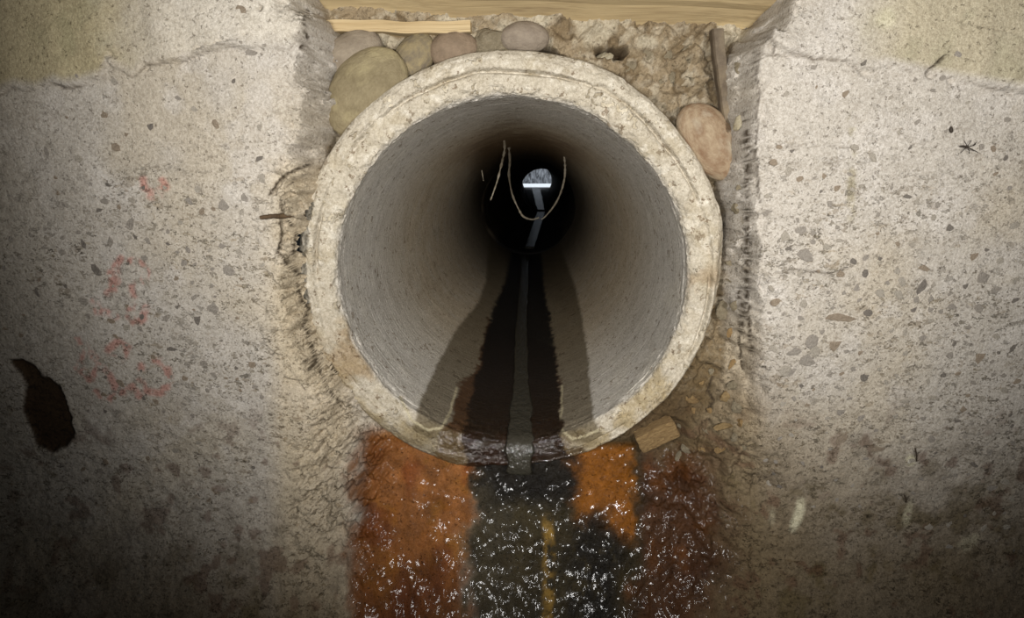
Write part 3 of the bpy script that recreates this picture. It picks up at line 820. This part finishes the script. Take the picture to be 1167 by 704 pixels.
# ================================================================= STONES, TIMBER, STEEL
def stone_mesh(name, seed, rough=0.10, angular=0.0, sub=4):
    bm = bmesh.new(); bmesh.ops.create_icosphere(bm, subdivisions=sub, radius=1.0)
    co = np.array([v.co[:] for v in bm.verts])
    n = fbm3(co + seed * 3.1, 0.9, 3, seed); n2 = fbm3(co + seed, 5, 3, seed + 7)
    if angular:
        r = np.random.RandomState(seed); k = 16
        dirs = r.normal(size=(k, 3)); dirs /= np.linalg.norm(dirs, axis=1, keepdims=True)
        h = r.uniform(0.30, 0.70, k)
        for d_, hh in zip(dirs, h):
            s = co @ d_; ex = np.maximum(0, s - hh)
            co = co - d_[None, :] * (ex * angular)[:, None]
    co = co * (1 + rough * n + 0.02 * (1 + 2 * angular) * n2)[:, None]
    for v, c in zip(bm.verts, co): v.co = c
    for f in bm.faces: f.smooth = True
    me = bpy.data.meshes.new(name); bm.to_mesh(me); bm.free()
    return me

def place(o, px, py, Y, ax, bx, depth, tilt):
    """semi axes in photograph pixels at that depth, tilt clockwise in degrees"""
    s = Y / F * 1.06
    o.location = at(px, py, Y)
    o.scale = (ax * s, depth, bx * s)
    o.rotation_euler = (0, math.radians(tilt), 0)

M_S = [simple('grey_brown_cobble', (142, 130, 112), (122, 110, 94), 2.6, 0.75, 0.05, fine=0.15, bstr=0.3),
       simple('olive_cobble', (134, 122, 94), (114, 102, 76), 2.6, 0.75, 0.05, fine=0.3, bstr=0.3, c3=(154, 142, 108)),
       simple('banded_cobble', (104, 94, 78), (138, 124, 92), 2.6, 0.7, 0.05, fine=0.15, bstr=0.3),
       simple('pinkish_cobble', (132, 114, 94), (114, 98, 80), 2.6, 0.75, 0.05, fine=0.15, bstr=0.3),
       simple('smooth_grey_cobble', (138, 126, 110), (120, 108, 94), 2.6, 0.7, 0.05, fine=0.15, bstr=0.3),
       simple('tan_cobble', (156, 138, 112), (120, 94, 70), 2.6, 0.7, 0.05, fine=0.25, bstr=0.3, c3=(164, 152, 130))]
for i, (px, py, Y, ax, bx, dp, tl, lab) in enumerate([
        (403, 62, 0.684, 32, 20, 0.018, -24, 'elongated grey river stone wedged at the upper left of the pipe, under the pale batten'),
        (418, 108, 0.672, 50, 36, 0.018, -44, 'largest smooth olive-tan river stone resting against upper left of pipe rim'),
        (472, 66, 0.688, 26, 18, 0.016, -48, 'small dark-tipped olive river stone behind the rim, right of the two left stones'),
        (517, 57, 0.686, 24, 18, 0.016, -6, 'pinkish brown river stone half hidden behind top of rim'),
        (598, 43, 0.684, 24, 14, 0.016, 2, 'smooth grey oval river stone sitting on the crown of the pipe'),
        (809, 162, 0.672, 44, 26, 0.018, 50, 'tan and brown river stone wedged between the rim and right wall')]):
    o = link('river_stone', stone_mesh('river_stone', 11 + i, 0.07), M_S[i]); place(o, px, py, Y, ax, bx, dp, tl)
    tag(o, lab, 'stone')

# squarish and broken pieces
M_R = [simple('tan_rubble', (168, 140, 96), (140, 112, 74), 4.0, 0.8, 0.25), simple('orange_rubble', (172, 146, 104), (150, 126, 86), 4.0, 0.8, 0.25),
       simple('grey_rubble', (156, 144, 120), (130, 118, 94), 4.0, 0.85, 0.25), simple('pale_mortar_rubble', (196, 186, 160), (168, 154, 124), 4.0, 0.9, 0.25)]
ang = [stone_mesh('broken_stone', 40 + k, 0.10, 1.0, 3) for k in range(5)]
def broken(name, me, m, px, py, Y, ax, bx, dp, tl, parent=None, kx=0):
    o = bpy.data.objects.new(name, me.copy()); C.objects.link(o); o.data.materials.clear(); o.data.materials.append(m)
    place(o, px, py, Y, ax, bx, dp, tl)
    if kx: o.rotation_euler[0] = kx
    if parent is not None: o.parent = parent
    return o
def slab_mesh(name, seed):
    bm = bmesh.new(); bmesh.ops.create_cube(bm, size=2)
    bmesh.ops.bevel(bm, geom=bm.edges[:], offset=0.22, segments=3, affect='EDGES', profile=0.6)
    bmesh.ops.subdivide_edges(bm, edges=bm.edges[:], cuts=2, use_grid_fill=True)
    co = np.array([v.co[:] for v in bm.verts]); n = fbm3(co + seed, 1.6, 4, seed)
    for v, c, k in zip(bm.verts, co, n): v.co = c * (1 + 0.10 * k)
    for f in bm.faces: f.smooth = True
    me = bpy.data.meshes.new(name); bm.to_mesh(me); bm.free(); return me
p_, _n = surf(750, 494)
o = link('broken_stone', slab_mesh('broken_stone', 3), M_R[0]); place(o, 748, 494, p_.y - 0.004, 24, 11, 0.012, -30)
tag(o, 'flat rectangular brown stone below the lower right of the rim', 'stone')
p_, _n = surf(826, 452)
o = broken('broken_stone', ang[1], M_R[1], 826, 452, p_.y - 0.001, 12, 10, 0.010, -15)
tag(o, 'angular orange-tan stone chip, upper one of the two right of pipe bottom', 'stone')
p_, _n = surf(830, 486)
o = broken('broken_stone', ang[2], M_R[1], 827, 486, p_.y - 0.001, 17, 8, 0.010, -14)
tag(o, 'flat orange stone chip low in the rubble right of pipe', 'stone')
o = broken('mortar_lump', ang[3], M_R[2], 557, 44, 0.688, 27, 23, 0.020, 4)
tag(o, 'rough grey mortar lump on the pipe crown between two cobbles', 'mortar')
rg = random.Random(9)
RUB = [(800, 436, 9, 8), (812, 424, 10, 7), (838, 440, 9, 10), (842, 462, 10, 8), (812, 470, 8, 6), (846, 484, 9, 8), (838, 498, 10, 7), (806, 492, 8, 6), (788, 452, 8, 6), (792, 470, 7, 5),
       (776, 486, 7, 6), (800, 512, 9, 6), (822, 512, 8, 6), (782, 510, 8, 5), (838, 416, 8, 8), (822, 400, 9, 8), (834, 378, 9, 12), (828, 430, 8, 6), (770, 520, 9, 6), (848, 508, 7, 5),
       (838, 300, 12, 9), (842, 276, 8, 8), (836, 322, 9, 8), (826, 350, 10, 12), (840, 350, 8, 10), (843, 238, 9, 12), (844, 212, 6, 10), (842, 100, 8, 12), (844, 72, 7, 9), (843, 140, 6, 10),
       (640, 52, 14, 7), (665, 58, 12, 8), (690, 66, 13, 9), (725, 75, 14, 11), (752, 60, 16, 13), (785, 62, 15, 14), (760, 92, 14, 12), (795, 95, 14, 14), (578, 34, 9, 8), (628, 30, 12, 6),
       (500, 30, 14, 6), (540, 24, 12, 6), (442, 55, 12, 9), (800, 118, 10, 8), (762, 122, 9, 8), (730, 100, 10, 7)]
for k, (px, py, ax, bx) in enumerate(RUB):
    p_, _n = surf(px, py)
    mm = M_R[rg.choice([0, 2, 2, 0, 2])] if py > 340 else M_R[rg.choice([2, 3, 2])]
    broken('rubble_stone', ang[k % 5], mm, px, py, p_.y + (0.0035 if py > 340 else 0.0085), ax * 1.25, bx * 1.25, 0.009, rg.uniform(-60, 60), walls['wall_back'], rg.uniform(-.3, .3))

# exposed aggregate set flush in the two wall faces
M_AG = [simple('grey_aggregate', (176, 167, 155), (156, 147, 135), 3, 0.8, 0.1), simple('brown_aggregate', (170, 154, 134), (150, 134, 114), 3, 0.8, 0.1),
        simple('light_aggregate', (192, 183, 168), (174, 164, 148), 3, 0.8, 0.1), simple('dark_aggregate', (142, 134, 124), (120, 112, 102), 3, 0.8, 0.1)]
def agg_mesh(seed):
    r = random.Random(seed); n = 7 + seed % 3; bm = bmesh.new()
    rad = [r.choice([r.uniform(0.5, 0.75), r.uniform(0.85, 1.15)]) for _ in range(n)]
    rings = []
    for sc, y in ((1.0, 0.6), (0.97, -0.05), (0.80, -0.25)):
        rings.append([bm.verts.new((sc * rad[k] * math.cos(2 * math.pi * k / n), y, sc * rad[k] * math.sin(2 * math.pi * k / n))) for k in range(n)])
    for a, b_ in zip(rings[:-1], rings[1:]):
        for k in range(n): bm.faces.new((a[k], b_[k], b_[(k + 1) % n], a[(k + 1) % n]))
    bm.faces.new(rings[-1]); bm.faces.new(rings[0][::-1])
    bmesh.ops.recalc_face_normals(bm, faces=bm.faces)
    me = bpy.data.meshes.new('aggregate_stone'); bm.to_mesh(me); bm.free()
    return me
AG = []
for k in range(8):
    for mi in range(4):
        me = agg_mesh(k); me.materials.append(M_AG[mi]); AG.append(me)
FIX = [(923, 390, 8, 9, 20, 0), (951, 394, 9, 8, 0, 1), (906, 400, 9, 5, -20, 0), (920, 412, 9, 8, 10, 0), (930, 400, 6, 8, 30, 2), (1050, 328, 6, 11, 25, 3), (1120, 316, 6, 8, -20, 0), (1134, 330, 7, 6, 20, 0),
       (988, 357, 6, 4, 0, 3), (1116, 408, 8, 8, 0, 1), (1155, 396, 3, 7, 30, 3), (918, 292, 10, 7, 30, 0), (912, 262, 7, 6, -30, 0), (895, 270, 8, 6, 30, 2), (958, 362, 16, 5, 3, 1), (884, 344, 7, 8, 40, 1),
       (985, 312, 4, 5, 0, 3), (958, 470, 7, 5, 0, 0), (986, 430, 5, 5, 40, 3), (1085, 350, 6, 4, 10, 0), (940, 564, 8, 5, -40, 1), (960, 500, 7, 11, 35, 1), (1000, 512, 8, 4, -10, 1), (902, 424, 5, 8, 20, 0), (894, 424, 8, 7, 0, 2),
       (225, 216, 8, 10, 25, 2), (278, 226, 6, 9, 0, 0), (255, 235, 6, 7, 10, 0), (275, 10, 5, 5, 0, 1), (281, 41, 3, 6, -10, 0), (286, 60, 6, 4, 0, 0), (148, 256, 7, 10, 10, 0), (109, 309, 5, 8, -20, 3), (225, 365, 6, 7, 0, 3),
       (243, 350, 8, 7, 0, 0), (196, 398, 7, 3, 0, 3), (262, 308, 7, 7, 20, 0), (126, 276, 5, 7, 20, 0), (95, 278, 3, 6, 0, 3), (42, 334, 4, 7, -30, 3), (53, 175, 3, 8, 0, 0)]
taken = [(a[0], a[1]) for a in FIX]
def put_agg(px, py, ax, bz, tl, mi, kk):
    p_, n_ = surf(px, py)
    wall = walls['wall_left'] if px < 580 else walls['wall_right']
    o = bpy.data.objects.new('aggregate_stone', AG[(kk % 8) * 4 + mi]); C.objects.link(o)
    s = p_.y / F * 1.12
    o.location = p_
    o.scale = (ax * s, 0.0022, bz * s)
    q = Vector((0, -1, 0)).rotation_difference(Vector((n_.x * 0.6, n_.y if n_.y < 0 else -n_.y, n_.z * 0.6)).normalized())
    o.rotation_euler = (q.to_matrix() @ Matrix.Rotation(math.radians(tl), 3, 'Y')).to_euler()
    o.parent = wall
for k, a in enumerate(FIX): put_agg(*a, k)
cnt = {0: 0, 1: 0}; tries = 0
while tries < 9000 and (cnt[0] < 210 or cnt[1] < 250):
    tries += 1
    px = rg.uniform(5, 1160); py = rg.uniform(60, 690)
    sl = 0 if px < 580 else 1
    if cnt[sl] >= (210, 250)[sl]: continue
    if sl == 0 and not (px < 300 and (py < 470 or rg.random() < 0.25)): continue
    if sl == 1 and not (px > 872 and py < 560 + 0.35 * (px - 870)): continue
    dens = np.interp(py, [60, 180, 300, 480, 700], [0.08, 0.25, 1.0, 1.0, 0.45])
    if rg.random() > dens: continue
    if any(abs(px - a) < 11 and abs(py - b_) < 11 for a, b_ in taken): continue
    if 5 < px < 95 and 400 < py < 530: continue
    taken.append((px, py)); cnt[sl] += 1
    r = rg.choice([2.6, 2.9, 3.2, 3.6, 4.2, 5.2])
    put_agg(px, py, r * rg.uniform(0.75, 1.25), r * rg.uniform(0.6, 1.0), rg.uniform(-60, 60), rg.choice([0, 0, 1, 2, 2, 3] if r < 5 else [0, 1, 2, 2]), tries)

# timber lintel board and the thin pale batten under its left half
def board(name, x0, x1, y0, y1, z0, z1, drop, m, seed, amp=0.0015, lift=0.0):
    bm = bmesh.new(); nxx = 90; ring_n = None; prev = None
    sec = []
    for k in range(8): sec.append((y0 + (y1 - y0) * k / 8, z0 + lift * (1 - k / 8)))
    for k in range(6): sec.append((y1, z0 + (z1 - z0) * k / 6))
    for k in range(8): sec.append((y1 - (y1 - y0) * k / 8, z1))
    for k in range(6): sec.append((y0, z1 - (z1 - z0 - lift) * k / 6))
    r = random.Random(seed); off = [r.uniform(-1, 1) * amp for _ in sec]
    rings = []
    for i in range(nxx + 1):
        s = i / nxx; x = x0 + (x1 - x0) * s
        wob = amp * math.sin(s * 9 + seed) + amp * 0.7 * math.sin(s * 23 + seed * 2)
        rings.append([bm.verts.new((x, yy + off[k] * math.sin(s * 7 + k) + wob * 0.5, zz + off[k] + drop * s + wob)) for k, (yy, zz) in enumerate(sec)])
    for a, b_ in zip(rings[:-1], rings[1:]):
        n = len(a)
        for k in range(n): bm.faces.new((a[k], a[(k + 1) % n], b_[(k + 1) % n], b_[k]))
    bm.faces.new(rings[0]); bm.faces.new(rings[-1][::-1])
    bmesh.ops.recalc_face_normals(bm, faces=bm.faces)
    me = bpy.data.meshes.new(name); bm.to_mesh(me); bm.free()
    return link(name, me, m)
_a = at(372, 21, 0.712); _b = at(860, 42, 0.712); _k = (_b.z - _a.z) / (_b.x - _a.x)
o = board('timber_board', -0.32, 0.40, 0.622, 0.712, _a.z + _k * (-0.32 - _a.x), EZ + 0.34, _k * 0.72, wood_material('weathered_timber', (188, 168, 128), (164, 144, 108), (120, 100, 74)), 2, lift=0.030)
tag(o, 'weathered timber board spanning the gap above the pipe', 'board')
_c = at(366, 36, 0.676); _d = at(366, 23, 0.676)
o = board('timber_batten', at(352, 30, 0.676).x, at(536, 30, 0.676).x, 0.676, 0.716, _c.z, _d.z, -0.004, wood_material('pale_timber', (190, 172, 136), (172, 150, 112), (146, 122, 88)), 5, 0.0009)
tag(o, 'thin pale wooden batten below left end of the timber board', 'batten')

# rusty flat steel bar
M_STEEL = simple('brown_stained_steel', (104, 92, 76), (82, 70, 56), 60, 0.75, 0.0015, c3=(122, 108, 86))
bm = bmesh.new(); rings = []
pp = [(817, 34), (819, 60), (823, 90), (827, 120), (831, 150), (835, 190), (838, 230), (840, 262), (842, 292)]
for i in range(33):
    s = i / 32 * (len(pp) - 1); k = min(int(s), len(pp) - 2); f = s - k
    p = at(pp[k][0] + (pp[k + 1][0] - pp[k][0]) * f, pp[k][1] + (pp[k + 1][1] - pp[k][1]) * f, 0.668)
    w = 0.0070 * (1 + 0.03 * math.sin(i * 1.7)); h = 0.006
    rings.append([bm.verts.new((p.x + a * w, p.y + b_ * h, p.z)) for a, b_ in ((-1, -.5), (-.8, -1), (.8, -1), (1, -.5), (1, 1), (-1, 1))])
for a, b_ in zip(rings[:-1], rings[1:]):
    for k in range(6): bm.faces.new((a[k], a[(k + 1) % 6], b_[(k + 1) % 6], b_[k]))
bm.faces.new(rings[0]); bm.faces.new(rings[-1][::-1]); bmesh.ops.recalc_face_normals(bm, faces=bm.faces)
me = bpy.data.meshes.new('steel_bar'); bm.to_mesh(me); bm.free()
tag(link('steel_bar', me, M_STEEL), 'brown stained flat steel bar standing upright beside the right wall edge', 'bar')

def tube(name, pts, rad, m, parent=None, sides=7, jitter=0.0, seed=1):
    r = random.Random(seed); bm = bmesh.new(); rings = []
    P_ = [Vector(p) for p in pts]; n = len(P_)
    sm = []
    for i in range(n - 1):
        for q in range(8):
            t_ = q / 8; p0 = P_[max(i - 1, 0)]; p1 = P_[i]; p2 = P_[i + 1]; p3 = P_[min(i + 2, n - 1)]
            sm.append(0.5 * ((2 * p1) + (p2 - p0) * t_ + (2 * p0 - 5 * p1 + 4 * p2 - p3) * t_ * t_ + (3 * p1 - p0 - 3 * p2 + p3) * t_ ** 3))
    sm.append(P_[-1])
    for i, p in enumerate(sm):
        d_ = (sm[min(i + 1, len(sm) - 1)] - sm[max(i - 1, 0)]).normalized()
        a = d_.orthogonal().normalized(); b_ = d_.cross(a)
        rr = (rad[0] + (rad[1] - rad[0]) * i / (len(sm) - 1)) * (1 + jitter * r.uniform(-1, 1.6))
        rings.append([bm.verts.new(p + a * rr * math.cos(2 * math.pi * k / sides) + b_ * rr * math.sin(2 * math.pi * k / sides)) for k in range(sides)])
    # keep ring alignment tolerable: match by nearest first vertex
    for a, b_ in zip(rings[:-1], rings[1:]):
        off = min(range(sides), key=lambda s_: (a[0].co - b_[s_].co).length)
        b2 = b_[off:] + b_[:off]
        b_[:] = b2
        for k in range(sides): bm.faces.new((a[k], a[(k + 1) % sides], b_[(k + 1) % sides], b_[k]))
    bm.faces.new(rings[0]); bm.faces.new(rings[-1][::-1]); bmesh.ops.recalc_face_normals(bm, faces=bm.faces)
    for f in bm.faces: f.smooth = True
    me = bpy.data.meshes.new(name); bm.to_mesh(me); bm.free()
    return link(name, me, m, parent)

M_ROOT = simple('pale_root', (194, 184, 164), (146, 134, 112), 90, 0.8, 0.001)
def root(pts, rad, lab, Y, seed):
    ps = [at(a, b_, Y + c) for a, b_, c in pts]
    o = tube('hanging_root', ps, rad, M_ROOT, None, 6, 0.35, seed)
    tag(o, lab, 'root'); return o
root([(574, 156, 0), (575, 170, 0), (572, 185, 0), (567, 205, 0), (562, 220, 0), (559, 228, 0)], (0.0034, 0.0016), 'straight root strand hanging leftmost from the pipe crown', 1.32, 1)
root([(580, 168, 0), (581, 185, 0), (580, 200, 0), (584, 222, 0), (592, 240, 0), (597, 247, 0), (606, 250, 0.02), (614, 248, 0.03)], (0.0036, 0.0022), 'middle root strand curving down with a small knot at its end', 1.58, 2)
root([(643, 178, 0), (644, 190, 0), (643, 205, 0), (638, 222, 0), (631, 235, 0), (622, 246, 0), (617, 250, 0.0)], (0.0034, 0.0018), 'right-hand root strand curving inwards toward the water glint', 1.58, 3)
root([(549, 194, 0), (550, 200, 0), (551, 206, 0)], (0.0015, 0.0008), 'tiny root hair at the left of the pipe crown', 1.30, 4)
# twig / wire stub on the left
p0, _ = surf(338, 243); p1, _ = surf(322, 246); p2 = at(296, 248, p1.y - 0.018); p3 = at(312, 246, p1.y - 0.012)
o = tube('twig', [p0 + Vector((0.004, 0.012, 0)), p1 + Vector((0, -0.004, 0)), p3, p2], (0.0035, 0.0022), simple('dark_twig', (92, 74, 52), (66, 50, 34), 80, 0.8, 0.001), None, 7, 0.15, 6)
tag(o, 'short dark twig sticking out of crack left of the rim', 'twig')
# nails on the right wall
M_NAIL = simple('rusty_nail', (70, 58, 46), (50, 40, 32), 200, 0.6, 0.0003)
for (a, b_, c, d_, lab) in [(1039, 508, 1045, 528, 'dark thin nail by the white lime blob on the lower right wall'), (1027, 561, 1033, 574, 'shorter dark nail just below the lime-blob nail')]:
    q0, _ = surf(a, b_); q1, _ = surf(c, d_)
    tag(tube('nail', [q0 + Vector((0, -0.006, 0)), (q0 + q1) / 2 + Vector((0, -0.004, 0)), q1 + Vector((0, 0.002, 0))], (0.0009, 0.0007), M_NAIL), lab, 'nail')
q0, _ = surf(1037, 524)
o = broken('lime_blob', ang[0], simple('white_lime', (232, 228, 212), (214, 208, 188), 90, 0.8, 0.001), 1035, 526, q0.y, 6, 3, 0.003, 70)
tag(o, 'small white lime blob on lower right wall beside a nail', 'lime')
# spider
M_SPI = simple('dark_spider', (58, 50, 40), (44, 36, 28), 300, 0.6, 0.0003)
q0, _ = surf(1101, 167)
sp = bpy.data.objects.new('spider', None); sp.location = q0; C.objects.link(sp)
tag(sp, 'thin-legged dark spider on the upper right wall', 'spider')
def loc(px, py, lift): return at(px, py, q0.y - lift) - q0
ab = link('abdomen', stone_mesh('abdomen', 77, 0.02, 0, 2), M_SPI, sp); ab.location = loc(1098, 166.7, 0.003); ab.scale = (0.0042, 0.0014, 0.0012); ab.rotation_euler = (0, 0.10, 0)
hd = link('head', stone_mesh('head', 78, 0.02, 0, 2), M_SPI, sp); hd.location = loc(1102, 167.6, 0.003); hd.scale = (0.0021, 0.0015, 0.0016)
for tx, ty, mx, my in [(1099, 161, 1101, 164), (1107, 160, 1105, 163), (1113, 162, 1108, 166), (1115, 174, 1108, 170), (1105, 175, 1104, 171), (1095, 174, 1099, 170), (1112, 164, 1109, 166), (1110, 172, 1106, 170)]:
    tube('leg', [loc(1102, 167.5, 0.003), loc(mx, my, 0.0045), loc(tx, ty, 0.0005)], (0.00042, 0.00028), M_SPI, sp, 4)
q0, _ = surf(1083, 148)
o = link('speck', stone_mesh('speck', 79, 0.05, 0, 3), M_SPI); o.location = q0 + Vector((0, -0.0012, 0)); o.scale = (0.0019, 0.0016, 0.0036); o.rotation_euler = (0, -0.35, 0)  # dark oval spot on the wall, kind unknown
tag(o, 'small dark oval beetle above the spider on the right wall', 'insect')
